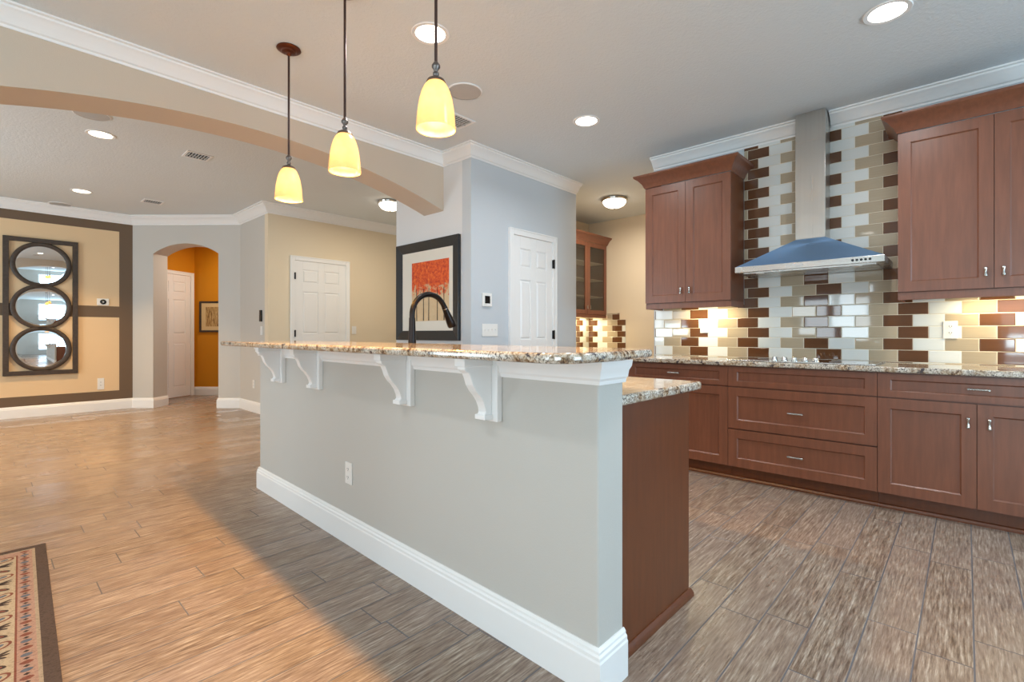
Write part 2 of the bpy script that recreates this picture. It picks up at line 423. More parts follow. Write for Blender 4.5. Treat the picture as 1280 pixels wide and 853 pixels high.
window('window_1', True, -4.59, 1.0, 4.0, 0.5, 2.4, 3)
window('window_2', False, -3.69, 1.3, 2.9, 0.02, 2.15, 2)
window('fill_window', False, -3.69, -2.7, -0.3, 0.4, 2.3, 2)  # unseen window added around the left fill lamp
window('window_3', False, -3.69, 5.35, 7.45, 0.5, 2.2, 2)

# beam with the shallow arch between kitchen and family room
def arc(u0, u1, z0, z1, n):
    c = (u1-u0)/2; h = z1-z0; R = (c*c+h*h)/(2*h); a = math.asin(c/R)
    return [(u0+c+R*math.sin(-a+2*a*i/n), z1-R+R*math.cos(-a+2*a*i/n)) for i in range(n+1)]
poly = [(-3.6, 2.9), (-3.6, 2.30)] + arc(-0.33, 3.0, 2.300, 2.563, 48) + [(3.0, 2.9)]
S('beam', MB().prism(poly, lambda u, v: (u, 3.68, v), lambda u, v: (u, 3.98, v)), 'beam')
S('beam_pier', MB().box(-.80, -.33, 3.68, 3.98, 0, 2.30), 'beam')
# diagonal wall with the arched opening into the hall
DA, DB = Vector((1.53, 9.25)), Vector((2.63, 8.03)); DL = (DB-DA).length; DANG = math.atan2(*(DB-DA).yx)
poly = [(0, 0), (0.314, 0), (0.314, 2.33)] + arc(0.314, 1.309, 2.335, 2.487, 24)[0:] + [(1.309, 0), (DL, 0), (DL, 2.9), (0, 2.9)]
S('wall_arch', MB().prism(poly, lambda u, v: (u, 0, v), lambda u, v: (u, 0.3, v)), 'greige', loc=(*DA, 0), rotz=DANG)
# hall behind it
HL, HK, HR = Vector((1.15, 9.49)), Vector((2.62, 10.36)), Vector((4.3, 8.57))
def wall_line(name, a, b, t, m):
    d = b-a; L = d.length
    return S(name, MB().box(0, L, 0, t, 0, 2.9), m, loc=(a.x, a.y, 0), rotz=math.atan2(d.y, d.x))
wall_line('wall_hall_left', HL, HK, 0.1, 'orange')
wall_line('wall_hall_back', HK, HR, 0.1, 'orange')
wall_line('wall_hall_end', HR, Vector((2.76, 7.05)), 0.1, 'orange')

# crown mouldings, baseboards
CROWN = [(0, -.105), (.007, -.105), (.010, -.092), (.022, -.086), (.034, -.066), (.058, -.036), (.078, -.024), (.082, -.014), (.098, -.010), (.098, 0), (0, 0)]
CROWNF = [(o*1.25, z*1.2) for o, z in CROWN]
def trim(name, path, prof, side, z, m='trim', sm=25, parent=None): return MB().sweep(path, prof, side, z).build(name, m, parent, smooth=sm, kind='structure')
trim('trim_1', [(XW, 2.25), (XW, 0.985)], CROWN, 'R', KC)
trim('trim_2', [(XW, 0.771), (XW, -4.5)], CROWN, 'R', KC)
trim('trim_3', [(4.63, 3.29), (3.0, 3.29), (3.0, 3.68), (-3.6, 3.68)], CROWN, 'L', KC)
trim('trim_4', [(5.6, 6.97), (2.63, 6.97), (2.63, 8.03), (1.53, 9.25), (-3.6, 9.25)], CROWNF, 'L', FC)
BASE = [(0, 0), (.018, 0), (.018, .112), (.015, .118), (.015, .128), (.010, .134), (.010, .142), (.004, .150), (0, .150)]
trim('baseboard_feature', [(1.74, 9.017), (1.53, 9.25), (-3.6, 9.25)], BASE, 'L', 0)
ju = Vector((math.cos(DANG), math.sin(DANG))); jn = Vector((-ju.y, ju.x))
J0 = DA+ju*0.314; J1 = DA+ju*1.309
bpy.data.objects.remove(bpy.data.objects['baseboard_feature'])
trim('baseboard_feature', [tuple(J0+jn*.3), tuple(J0), (1.53, 9.25), (-3.6, 9.25)], BASE, 'L', 0)
trim('baseboard_arch', [(2.84, 6.97), (2.63, 6.97), (2.63, 8.03), tuple(J1), tuple(J1+jn*.3)], BASE, 'L', 0)
trim('baseboard_hall', [tuple(HR), tuple(HK)], BASE, 'L', 0)
trim('baseboard_pantry', [(3.49, 3.29), (3.0, 3.29), (3.0, 4.47)], BASE, 'L', 0)
trim('baseboard_pantry_end', [(4.63, 3.29), (4.236, 3.29)], BASE, 'L', 0)

# six-panel doors
def six_panel_door(name, loc, rotz, w_leaf, T, hinge_side, hz, leaf_dy=0.012, knob=True):
    r = sroot(name, loc, rotz); cw = 0.062; x0, x1 = cw, cw+w_leaf; W_ = w_leaf+2*cw
    c = MB()
    c.box(0, cw, -.026, -0.0005, 0, T+cw).box(x1, W_, -.026, -0.0005, 0, T+cw).box(cw, x1, -.026, -0.0005, T, T+cw)
    c.box(.0, .014, -.033, -.026, 0, T+cw).box(W_-.014, W_, -.033, -.026, 0, T+cw).box(.014, W_-.014, -.033, -.026, T+cw-.014, T+cw)
    c.build('door_casing', 'trim', r, bevel=.003)
    d = MB(); y = -.0135; st = min(.11, w_leaf*.165); mid = min(.09, w_leaf*.14)
    rows = [(T-.31, T-.125), (T-1.04, T-.44), (.19, T-1.20)]
    d.box(x0+.002, x1-.002, -.004, -0.0005, .008, T-.002)
    xs = [x0+.002, x0+st, x0+w_leaf/2-mid/2, x0+w_leaf/2+mid/2, x1-st, x1-.002]
    for a, b in ((xs[0], xs[1]), (xs[2], xs[3]), (xs[4], xs[5])): d.box(a, b, y, -.004, .008, T-.002)
    zs = [.008, rows[2][0], rows[2][1], rows[1][0], rows[1][1], rows[0][0], rows[0][1], T-.002]
    for a, b in ((zs[0], zs[1]), (zs[2], zs[3]), (zs[4], zs[5]), (zs[6], zs[7])):
        d.box(xs[1], xs[2], y, -.004, a, b); d.box(xs[3], xs[4], y, -.004, a, b)
    for (z0, z1) in rows:
        for (a, b) in ((xs[1], xs[2]), (xs[3], xs[4])):
            g, q = .009, .026
            d.hexa([(a+g, -.004, z0+g), (b-g, -.004, z0+g), (b-g, -.004, z1-g), (a+g, -.004, z1-g)],
                   [(a+q, y, z0+q), (b-q, y, z0+q), (b-q, y, z1-q), (a+q, y, z1-q)])
    d.build('door_leaf', 'trim', r, bevel=.0015, seg=1)
    hx = x1+.004 if hinge_side == 'R' else x0-.004
    for z in hz: MB().lathe([(.0075, z-.048), (.009, z-.045), (.009, z+.045), (.0075, z+.048)], 10, (hx, -.034, 0)).box(hx-.010, hx+.010, -.033, -.0135, z-.045, z+.045).build('hinge', 'bronze', r, smooth=40)
    if knob:
        kx = x0+.06 if hinge_side == 'R' else x1-.06
        MB().lathe([(.03, -.0095), (.03, -.018), (.011, -.022), (.011, -.045), (.024, -.055), (.026, -.065), (.018, -.075), (.002, -.078)], 20, (kx, 0, 0.92), 'Y').build('door_knob', 'bronze', r, smooth=40)
    return r
six_panel_door('door_1', (3.489, 3.29, 0), 0, 0.624, 2.103, 'R', (1.87, 1.11, .3))
six_panel_door('door_2', (2.926, 6.97, 0), 0, 0.772, 2.163, 'L', (1.94, 1.126, .3))
hd = (HK-HL).normalized(); hp = HK - hd*0.035
six_panel_door('door_3', (hp.x-hd.x*0.924, hp.y-hd.y*0.924, 0), math.atan2(hd.y, hd.x), 0.80, 2.16, 'L', (1.95, 1.1, .3), knob=False)

# ------------------------------------------------------------------ island: half wall, trims, counters, corbels
BA = Vector((1.286, 0.83)); BB = Vector((1.366, 3.77)); bdir = (BB-BA).normalized(); bout = Vector((-bdir.y, bdir.x))  # bout points to -X
def bp(s, o): p = BA+bdir*s+bout*o; return (p.x, p.y)
BL = (BB-BA).length; BROT = math.atan2(-bdir.y, -bdir.x)
foot = [tuple(BA), tuple(BB), (1.434, 3.77), (1.434, 0.83)]
S('wall_island', MB().prism(foot, lambda u, v: (u, v, 0), lambda u, v: (u, v, 1.036)), 'barpaint', bevel=.008, seg=3)
trim('baseboard_island', [(1.434, 3.77), tuple(BB), tuple(BA), (1.434, 0.83)], [(o, z*1.02) for o, z in BASE], 'R', 0)
CAP = [(0, .962), (.010, .962), (.012, .974), (.018, .982), (.022, 1.002), (.032, 1.016), (.036, 1.0375), (0, 1.0375)]
CORBEL_Y = (1.252, 1.809, 2.735, 3.292)
cs = [y-BA.y for y in CORBEL_Y]; capmb = MB()
capmb.sweep([(1.434, 3.77), tuple(BB), bp(cs[3]+.1055, 0)], CAP, 'R', 0)
for i in (3, 2, 1): capmb.sweep([bp(cs[i]-.0005, 0), bp(cs[i-1]+.1055, 0)], CAP, 'R', 0)
capmb.sweep([bp(cs[0]-.0005, 0), tuple(BA), (1.434, 0.83)], CAP, 'R', 0)
capmb.build('trim_5', 'trim', smooth=25, kind='structure')
# bar counter
def rounded(poly, rads, n=8):
    out = []
    for i, p in enumerate(poly):
        p = Vector(p); a = Vector(poly[i-1]); b = Vector(poly[(i+1) % len(poly)]); r = rads[i]
        if r <= 0: out.append(tuple(p)); continue
        u = (a-p).normalized(); v = (b-p).normalized(); th = u.angle(v); d = r/math.tan(th/2)
        s, e = p+u*d, p+v*d; c = p+(u+v).normalized()*(r/math.sin(th/2))
        a0 = math.atan2(*(s-c).yx); a1 = math.atan2(*(e-c).yx); da = (a1-a0+PI) % (2*PI)-PI
        out += [(c.x+r*math.cos(a0+da*k/n), c.y+r*math.sin(a0+da*k/n)) for k in range(n+1)]
    return out
barpoly = rounded([(1.030, .772), (1.225, .750), (1.590, .795), (1.672, 3.86), (1.124, 3.86)], [.085, .9, .045, .05, .05])
tag(MB().prism(barpoly, lambda u, v: (u, v, 1.038), lambda u, v: (u, v, 1.068)).build('bar_counter', 'granite', bevel=.011, seg=3, smooth=50),
    'long raised granite bar top with rounded end on the white half wall', 'countertop')
# corbels
def corbel(y_near, label, first=[None]):
    s = y_near-BA.y
    if first[0] is None:
        r = thing('corbel', label, 'bracket', group='white corbels under the bar top')
        MB().box(-.105, 0, -.026, -.0005, .797, 1.0372).build('back_plate', 'trim', r, bevel=.0025)
        pf = [(-.0262, 1.0372), (-.0262, .806), (-.060, .806), (-.060, .826), (-.054, .832), (-.057, .848), (-.067, .872), (-.083, .894), (-.101, .912), (-.117, .936), (-.126, .962), (-.135, .980), (-.150, .988), (-.154, .994), (-.154, 1.0372)]
        MB().prism(pf, lambda u, v: (-.072, u, v), lambda u, v: (-.030, u, v)).build('scroll_bracket', 'trim', r, bevel=.0025)
        MB().box(-.078, -.024, -.067, -.0262, .806, .824).build('foot_block', 'trim', r, bevel=.0025)
        MB().box(-.078, -.024, -.162, -.0262, 1.003, 1.0372).build('cap_block', 'trim', r, bevel=.0025)
        first[0] = r
    else: r = copy_tree(first[0], (0, 0, 0), label)
    p = BA+bdir*s; r.location = (p.x, p.y, 0); r.rotation_euler.z = BROT
for y, l in ((1.252, 'white scrolled corbel under the bar top nearest the rounded counter end'), (1.809, 'white scrolled corbel under the bar top, second from the rounded counter end'),
             (2.735, 'white scrolled corbel under the bar top, third from the rounded counter end'), (3.292, 'white scrolled corbel under the bar top farthest from the rounded end')): corbel(y, l)

# outlets and plates (local: x right, y into wall, front at -y)
def plate(name, label, cat, loc, rotz, w, h, kind):
    r = thing(name, label, cat, loc, rotz)
    MB().box(-w/2, w/2, -.007, -.0005, -h/2, h/2).build('cover_plate', 'white', r, bevel=.003)
    if kind == 'outlet':
        for dz in (-.022, .022):
            s = MB().prism([(.017*math.cos(a*PI/8), .0145*math.sin(a*PI/8)) for a in range(16)], lambda u, v: (u, -.0071, v+dz), lambda u, v: (u, -.009, v+dz)).build('socket', 'white', r)
            MB().box(-.008, -.005, -.0094, -.0088, dz-.002, dz+.007).box(.005, .008, -.0094, -.0088, dz-.002, dz+.006).box(-.002, .002, -.0094, -.0088, dz-.009, dz-.005).build('slot', 'dark', s)
    elif kind.startswith('switch'):
        n = int(kind[6:])
        for i in range(n):
            x = (i-(n-1)/2)*.046
            MB().box(x-.0055, x+.0055, -.009, -.0071, -.012, .012).hexa([(x-.004, -.009, -.004), (x+.004, -.009, -.004), (x+.004, -.009, .006), (x-.004, -.009, .006)], [(x-.003, -.017, .006), (x+.003, -.017, .006), (x+.003, -.017, .011), (x-.003, -.017, .011)]).build('toggle', 'white', r)
    elif kind == 'rocker':
        MB().box(-.016, .016, -.010, -.0071, -.033, .033).build('rocker', 'white', r, bevel=.001)
    return r
p = bp(1.590, 0); plate('wall_outlet', 'white outlet low on the white island half wall', 'outlet', (p[0], p[1], .375), BROT, .072, .116, 'outlet')

# island base cabinet and lower counter
ic = thing('island_cabinet', 'reddish brown island cabinet end panel beside the white half wall', 'cabinet', (1.436, .87, 0))
MB().box(0, .614, 0, .018, .005, .878).build('side_panel', 'cherry_end', ic, bevel=.0015)
MB().box(.01, .594, .018, 2.85, .1, .878).build('carcass', 'cherry', ic)
MB().box(.01, .54, .018, 2.85, 0, .1).build('toe_kick', 'cherry_end', ic)
MB().sweep([(.0, 0), (.614, 0), (.614, .12)], [(0, 0), (.016, 0), (.016, .012), (.010, .026), (.004, .034), (0, .034)], 'R').build('base_moulding', 'cherry_end', ic, smooth=30)
MB().box(.594, .614, .03, .62, .11, .872).build('door', 'cherry', ic, bevel=.002)
MB().box(.594, .614, .63, 1.2, .11, .872).build('door', 'cherry', ic, bevel=.002)
tag(MB().prism(rounded([(1.437, .838), (2.118, .838), (2.118, 3.72), (1.52, 3.72)], [0, .02, .02, 0]), lambda u, v: (u, v, .8785), lambda u, v: (u, v, .914)).build('island_counter', 'granite', bevel=.010, seg=3, smooth=50),
    'lower granite island counter jutting out below the raised bar', 'countertop')
# faucet
fa = thing('kitchen_faucet', 'dark bronze gooseneck pull-down faucet rising behind the bar top', 'faucet', (1.72, 2.40, .9142))
MB().lathe([(.036, 0), (.036, .008), (.029, .014), (.026, .05), (.0235, .15), (.0195, .25), (.0185, .30)], 24).build('faucet_body', 'bronze', fa, smooth=40)
pts = [(0, 0, .298)]+[(.128-.128*math.cos(a), 0, .318+.128*math.sin(a)) for a in [i*PI*0.86/24 for i in range(25)]]
MB().tube(pts, .0165, 16).build('spout', 'bronze', fa, smooth=60)
e = Vector(pts[-1]); dr = (Vector(pts[-1])-Vector(pts[-2])).normalized()
hs = MB().tube([e-dr*.004, e+dr*.02, e+dr*.05, e+dr*.10, e+dr*.128, e+dr*.136], [.0175, .0185, .0215, .027, .0285, .025], 20).build('spray_head', 'bronze', fa, smooth=50)
MB().tube([e+dr*.008, e+dr*.012], [.0195, .0195], 20).build('collar_ring', 'knob', hs, smooth=50)
MB().tube([(0, .018, .07), (0, .05, .085), (-.0, .10, .12)], [.012, .008, .006], 12).build('handle', 'bronze', fa, smooth=60)

# ------------------------------------------------------------------ shaker cabinets along the cabinet wall
def shaker(x0, x1, z0, z1, st=.064, y=0.0, t=.02):
    d = MB(); g = .0015; x0 += g; x1 -= g; z0 += g; z1 -= g
    rz = min(st, (z1-z0)*.26)
    d.box(x0, x0+st, y, y+t, z0, z1).box(x1-st, x1, y, y+t, z0, z1).box(x0+st, x1-st, y, y+t, z0, z0+rz).box(x0+st, x1-st, y, y+t, z1-rz, z1)
    d.box(x0+st, x1-st, y+.010, y+t, z0+rz, z1-rz)
    # chamfered inner lips
    c = .007; a, b, p, q = x0+st, x1-st, z0+rz, z1-rz
    d.hexa([(a, y+.003, p), (b, y+.003, p), (b, y+.0101, p), (a, y+.0101, p)], [(a+c, y+.0095, p+c), (b-c, y+.0095, p+c), (b-c, y+.0101, p+c), (a+c, y+.0101, p+c)])
    d.hexa([(a, y+.003, q), (a, y+.0101, q), (b, y+.0101, q), (b, y+.003, q)], [(a+c, y+.0095, q-c), (a+c, y+.0101, q-c), (b-c, y+.0101, q-c), (b-c, y+.0095, q-c)])
    d.hexa([(a, y+.003, p), (a, y+.0101, p), (a, y+.0101, q), (a, y+.003, q)], [(a+c, y+.0095, p+c), (a+c, y+.0101, p+c), (a+c, y+.0101, q-c), (a+c, y+.0095, q-c)])
    d.hexa([(b, y+.003, p), (b, y+.003, q), (b, y+.0101, q), (b, y+.0101, p)], [(b-c, y+.0095, p+c), (b-c, y+.0095, q-c), (b-c, y+.0101, q-c), (b-c, y+.0101, p+c)])
    return d
def bar_pull(x, z, parent, w=.095):
    mb = MB()
    for ph in (0, PI):
        mb.tube([(x-w/2+w*i/40, -.026+.0032*math.cos(ph+i*.62), z+.0032*math.sin(ph+i*.62)) for i in range(41)], .0046, 8)
    for s in (-1, 1): mb.tube([(x+s*w*.46, 0, z), (x+s*w*.46, -.026, z)], .0045, 8)
    return mb.build('handle', 'knob', parent, smooth=60)
def bow_knob(x, z, parent, h=.066):
    return MB().lathe([(.003, -h/2), (.0085, -h*.46), (.0095, -h*.36), (.006, -h*.16), (.0048, 0), (.006, h*.16), (.0095, h*.36), (.0085, h*.46), (.003, h/2)], 14, (x, -.024, z)).tube([(x, 0, z), (x, -.024, z)], .005, 8).build('handle', 'knob', parent, smooth=60)
XF = 3.87
def base_cabinet(label, y_left, w, spec):
    r = thing('base_cabinet', label, 'cabinet', (XF, y_left, 0), FX, 'cherry base cabinets along the tiled wall')
    MB().box(.0005, w-.0005, .021, XW-XF-.001, .108, .878).build('carcass', 'cherry', r)
    MB().box(.0005, w-.0005, .085, XW-XF-.001, 0, .108).build('toe_kick', 'cherry_end', r)
    MB().prism([(.085, 0), (.068, 0), (.068, .010), (.074, .022), (.085, .026)], lambda u, v: (.0005, u, v), lambda u, v: (w-.0005, u, v)).build('base_moulding', 'cherry_end', r)
    for k in spec:
        if k[0] == 'drawer':
            d = shaker(k[1], k[2], k[3], k[4]).build('drawer_front', 'cherry', r, bevel=.0018)
            if k[5]: bar_pull((k[1]+k[2])/2 if k[5] is True else k[5], (k[3]+k[4])/2+(0.004 if k[4]-k[3] < .2 else .0), d)
        else:
            d = shaker(k[1], k[2], k[3], k[4]).build('door', 'cherry', r, bevel=.0018)
            bow_knob(k[5], k[6], d)
    return r
base_cabinet('narrow cherry base cabinet behind the bar end with one drawer and door', 2.19, .852, [('drawer', .0, .852, .722, .872, True), ('door', 0, .426, .112, .716, .38, .60), ('door', .426, .852, .112, .716, .472, .60)])
base_cabinet('cherry three-drawer base cabinet directly below the cooktop', 1.338, .922, [('drawer', 0, .922, .722, .872, None), ('drawer', 0, .922, .402, .716, True), ('drawer', 0, .922, .112, .396, True)])
base_cabinet('wide cherry base cabinet to the right of the cooktop drawers', .416, .92, [('drawer', 0, .92, .722, .872, .467), ('door', 0, .460, .112, .716, .423, .606), ('door', .460, .92, .112, .716, .511, .606)])
tag(MB().box(3.838, XW-.0005, -.52, 2.22, .8785, .914).build('kitchen_counter', 'granite', bevel=.009, seg=3, smooth=50),
    'granite counter running along the tiled wall under the range hood', 'countertop')
# backsplash: a T of tile on the wall
U0 = 1.889
spl = [(1.889-2.235, .9145-.919), (U0+.52, .9145-.919), (U0+.52, 1.372-.919), (U0-.337, 1.372-.919), (U0-.337, 2.7195-.919), (U0-1.409, 2.7195-.919), (U0-1.409, 1.372-.919), (1.889-2.235, 1.372-.919)]
tag(MB().prism(spl, lambda u, v: (u, -.008, v), lambda u, v: (u, -.0004, v)).build('tile_backsplash', 'tile', loc=(XW, U0, .919), rotz=FX),
    'brown, white and tan glass subway tile behind the range hood', 'backsplash')
plate('wall_outlet', 'white outlet on the tile under the left upper cabinet', 'outlet', (XW-.008, 1.753, 1.185), FX, .075, .116, 'rocker')
plate('wall_outlet', 'white outlet on the tile under the right upper cabinet', 'outlet', (XW-.008, .08, 1.147), FX, .075, .120, 'outlet')

WCROWN = [(0, 0), (.004, 0), (.010, .010), (.022, .038), (.050, .072), (.076, .090), (.082, .100), (.082, .110), (0, .110)]
def upper_cabinet(label, y_left, w, left_end):
    r = thing('upper_cabinet', label, 'cabinet', (4.15, y_left, 0), FX, 'cherry upper cabinets beside the hood')
    dp = XW-.0085-4.15
    MB().box(0, w, .021, dp, 1.395, 2.455).build('carcass', 'cherry_end', r, bevel=.001)
    MB().box(0, w, 0.012, .03, 1.345, 1.395).box(0, .018, .03, dp, 1.345, 1.395).box(w-.018, w, .03, dp, 1.345, 1.395).build('light_rail', 'cherry', r, bevel=.0015)
    h = w/2
    for i in (0, 1):
        d = shaker(i*h, (i+1)*h, 1.397, 2.452, .066).build('door', 'cherry', r, bevel=.0018)
        bow_knob(h-.038 if i == 0 else h+.040, 1.497, d, .06)
    MB().sweep([(0, dp), (0, .0), (w, .0), (w, dp)], WCROWN, 'R', 2.4555).build('crown_moulding', 'cherry', r, smooth=20)
    lb = MB().box(w*.2, w*.8, .08, .13, 1.374, 1.3945).build('light_bar', ['white'], r, bevel=.002)
    area('under_cabinet_glow', (w*.62, .20, 1.370), (0, 0, 0), w*.55, .03, E_UNDER*w/.76, (1.0, .82, .48), r)
    return r
upper_cabinet('cherry two-door upper cabinet to the left of the range hood', 2.172, .76, True)
upper_cabinet('cherry upper cabinet to the right of the range hood, cut by the frame', .337, .92, True)

# cooktop
ck = thing('cooktop', 'black glass electric cooktop with five knobs set in the granite', 'cooktop', (3.90, 1.36, .9145), FX)
CW, CDp = .935, .50
MB().box(0, CW, 0, .012, 0, .008).box(0, CW, CDp-.012, CDp, 0, .008).box(0, .012, .012, CDp-.012, 0, .008).box(CW-.012, CW, .012, CDp-.012, 0, .008).build('steel_trim', 'steel', ck, bevel=.002)
MB().box(.012, CW-.012, .012, CDp-.012, 0, .007).build('glass_top', 'glassblack', ck)
for (x, y, rr) in ((.2, .15, .09), (.2, .36, .075), (.73, .15, .08), (.73, .36, .10), (.47, .38, .06)):
    MB().lathe([(rr-.004, .0071), (rr-.004, .0076), (rr, .0076), (rr, .0071)], 36, (x, y, 0), caps=False).build('burner_ring', 'grille', ck)
for i in range(5):
    MB().lathe([(.022, .0072), (.022, .012), (.019, .016), (.017, .032), (.015, .035), (.001, .0355)], 20, (.318+i*.066, .085, 0)).build('knob', 'chrome', ck, smooth=40)

# range hood
hx = thing('range_hood', 'stainless steel chimney range hood over the cooktop', 'range hood', (4.0, 1.330, 0), FX)
HWd, HD = .940, XW-4.0-.009; ch0, ch1, chy = .352, .553, .30
MB().box(0, HWd, 0, HD, 1.594, 1.640).build('rim', 'steel', hx, bevel=.003)
MB().hexa([(.004, .004, 1.6402), (HWd-.004, .004, 1.6402), (HWd-.004, HD, 1.6402), (.004, HD, 1.6402)], [(ch0, chy, 1.850), (ch1, chy, 1.850), (ch1, HD, 1.850), (ch0, HD, 1.850)]).build('canopy', 'steel_blue_reflect', hx, bevel=.002)
MB().box(ch0, ch1, chy, HD, 1.8502, 2.60).build('chimney', 'steel_v', hx, bevel=.003)
MB().box(ch0-.0, ch1+.0, chy+.004, HD, 2.6002, KC-.001).build('chimney_extension', 'steel_v', hx, bevel=.003)
MB().box(.05, HWd-.05, .05, HD-.05, 1.588, 1.5938).build('grease_filter', 'steel', hx)
for x in (.16, HWd-.16): MB().lathe([(.03, 1.585), (.03, 1.5938)], 20, (x, .03+.05, 0)).build('hood_lamp', 'white', hx)
for i in range(5): MB().lathe([(.008, -.0002), (.008, -.003), (.006, -.005)], 14, (.765+i*.024, 0, 1.618), 'Y').build('button', 'black', hx)
MB().box(.36, .47, -.0012, -.0001, 1.612, 1.624).build('badge', 'grille', hx)

# ------------------------------------------------------------------ nook: glass-front cabinet, tile, counter
nk = thing('glass_door_cabinet', 'cherry glass-door cabinet in the far nook beside the cream wall', 'cabinet', (5.38, 3.975, 0))
NW, ND = 1.0, .33
MB().box(0, .018, .021, ND, 1.40, 2.44).box(NW-.018, NW, .021, ND, 1.40, 2.44).box(.018, NW-.018, .021, ND, 1.40, 1.418).box(.018, NW-.018, .021, ND, 2.422, 2.44).box(.018, NW-.018, ND-.01, ND, 1.418, 2.422).build('carcass', 'cherry_end', nk)
for z in (1.66, 1.91, 2.16): MB().box(.019, NW-.019, .05, ND-.012, z, z+.012).build('shelf', 'mat_board', nk)
for i in (0, 1):
    a, b = i*NW/2+.002, (i+1)*NW/2-.002; st = .062
    d = MB().box(a, a+st, 0, .02, 1.402, 2.438).box(b-st, b, 0, .02, 1.402, 2.438).box(a+st, b-st, 0, .02, 1.402, 1.402+st).box(a+st, b-st, 0, .02, 2.438-st, 2.438).build('door', 'cherry', nk, bevel=.002)
    MB().box(a+st, b-st, .008, .012, 1.402+st, 2.438-st).build('glass_pane', 'cab_glass', d)
    bow_knob(NW/2-.034 if i == 0 else NW/2+.036, 1.50, d, .05)
MB().box(0, NW, .006, .022, 1.355, 1.3995).build('light_rail', 'cherry', nk)
MB().sweep([(0, ND), (0, 0), (NW, 0), (NW, .01)], WCROWN, 'R', 2.4405).build('crown_moulding', 'cherry', nk, smooth=20)
MB().box(.2, .8, .06, .10, 1.383, 1.3995).build('light_bar', 'white', nk)
area('under_cabinet_glow', (.62, .20, 1.378), (0, 0, 0), .6, .03, 7.0, (1.0, .85, .5), nk)
tag(MB().box(5.0, 6.3995, 3.655, 4.309, .87, .905).build('nook_counter', 'granite', bevel=.008), 'short granite counter in the far nook below the glass-door cabinet', 'countertop')
nb = thing('nook_base_cabinet', 'base cabinet under the nook counter, hidden behind the bar', 'cabinet', (5.0, 3.69, 0))
MB().box(0, 1.398, .02, .618, .1, .869).build('carcass', 'cherry_end', nb); MB().box(0, 1.398, .08, .618, 0, .1).build('toe_kick', 'cherry_end', nb)
for i in range(3): shaker(i*.466, (i+1)*.466, .105, .865).build('door', 'cherry', nb, bevel=.0018)
nt = thing('nook_backsplash', 'small patch of brown and cream glass tile in the nook corner', 'backsplash', (0, 0, 0))
MB().box(-.05, 1.35, -.008, -.0004, 0, .449).build('back_tile', 'tile', nt, loc=(5.05, 4.31, .9055))
sp = [(-.007, 0), (.645, 0), (.645, .4225), (.56, .4225), (.56, .5070), (.332, .5070), (-.007, .43)]
sp = [(0.0085, 0), (.645, 0), (.645, .4225), (.545, .4225), (.545, .520), (.34, .520), (.34, .449), (.0085, .449)]
MB().prism(sp, lambda u, v: (u, -.008, v), lambda u, v: (u, -.0004, v)).build('side_tile', 'tile', nt, loc=(6.4, 4.31, .9055), rotz=FX)

# ------------------------------------------------------------------ pictures, mirror and wall devices
pic = thing('framed_print', 'large black framed print of orange autumn trees on the pantry wall', 'picture', (3.0, 4.428, 0), FX)
PW_, PZ0, PZ1, fb = 1.0, 1.056, 2.043, .095
f = MB(); y0 = -.032
def mframe(mb, w, z0, z1, b, yf, yb, inner=0.0):
    O = [(0, z0), (w, z0), (w, z1), (0, z1)]; I = [(b, z0+b), (w-b, z0+b), (w-b, z1-b), (b, z1-b)]
    for i in range(4):
        j = (i+1) % 4
        mb.hexa([(O[i][0], yb, O[i][1]), (O[j][0], yb, O[j][1]), (I[j][0], yb, I[j][1]), (I[i][0], yb, I[i][1])],
                [(O[i][0], yf, O[i][1]), (O[j][0], yf, O[j][1]), (I[j][0], yf+inner, I[j][1]), (I[i][0], yf+inner, I[i][1])])
    return mb
mframe(f, PW_, PZ0, PZ1, fb, -.034, -.001, .016).build('frame', 'black_frame', pic, bevel=.002)
MB().box(fb, PW_-fb, -.014, -.002, PZ0+fb, PZ1-fb).build('mat_board', 'mat_board', pic)
pr = MB().box(0, .588, -.002, 0, 0, .592).build('print', 'print', pic, loc=(.26, -.0142, 1.247))
for x in (.085, .19, .285, .42, .51):
    t = [(x+.004*math.sin(i*1.3+x*30), -.0035, .008+.30*i/8) for i in range(9)]
    MB().prism([(-.006, 0), (.006, 0), (.004, .32), (-.004, .32)], lambda u, v: (x+u+.006*math.sin(v*22+x*40), -.0021, v+.004), lambda u, v: (x+u+.006*math.sin(v*22+x*40), -.0032, v+.004)).build('trunk', 'rug_dark', pr)

hpx = HK+(HR-HK).normalized()*.10; ha = math.atan2(*(HR-HK).yx)
hpic = thing('framed_print', 'small dark framed sepia print on the orange hall wall', 'picture', (hpx.x, hpx.y, 0), ha)
mframe(MB(), .50, 1.15, 1.715, .035, -.022, -.001, .006).build('frame', 'frame_wood', hpic, bevel=.002)
MB().box(.035, .465, -.012, -.002, 1.185, 1.68).build('mat_board', 'mat_cream', hpic)
MB().box(.115, .385, -.0135, -.0121, 1.255, 1.61).build('print', 'sketch', hpic)

mi = thing('wall_mirror', 'tall dark wood frame holding three round mirrors on the feature wall', 'mirror', (.164, 9.2485, 0), 0)
mframe(MB(), .742, .563, 2.411, .058, -.042, -.001, 0).build('frame', 'frame_wood', mi, bevel=.003)
for zc in (2.058, 1.487, .916):
    rg = MB().lathe([(.253, -.006), (.253, -.030), (.268, -.041), (.292, -.041), (.306, -.032), (.306, -.006)], 64, (.371, 0, zc), 'Y', caps=False).build('ring', 'frame_wood', mi, smooth=50)
    MB().lathe([(.258, -.006), (.256, -.016), (.230, -.0185)], 64, (.371, 0, zc), 'Y', caps=True).build('mirror_glass', 'mirror', rg, smooth=20)
for b in (9,): pass

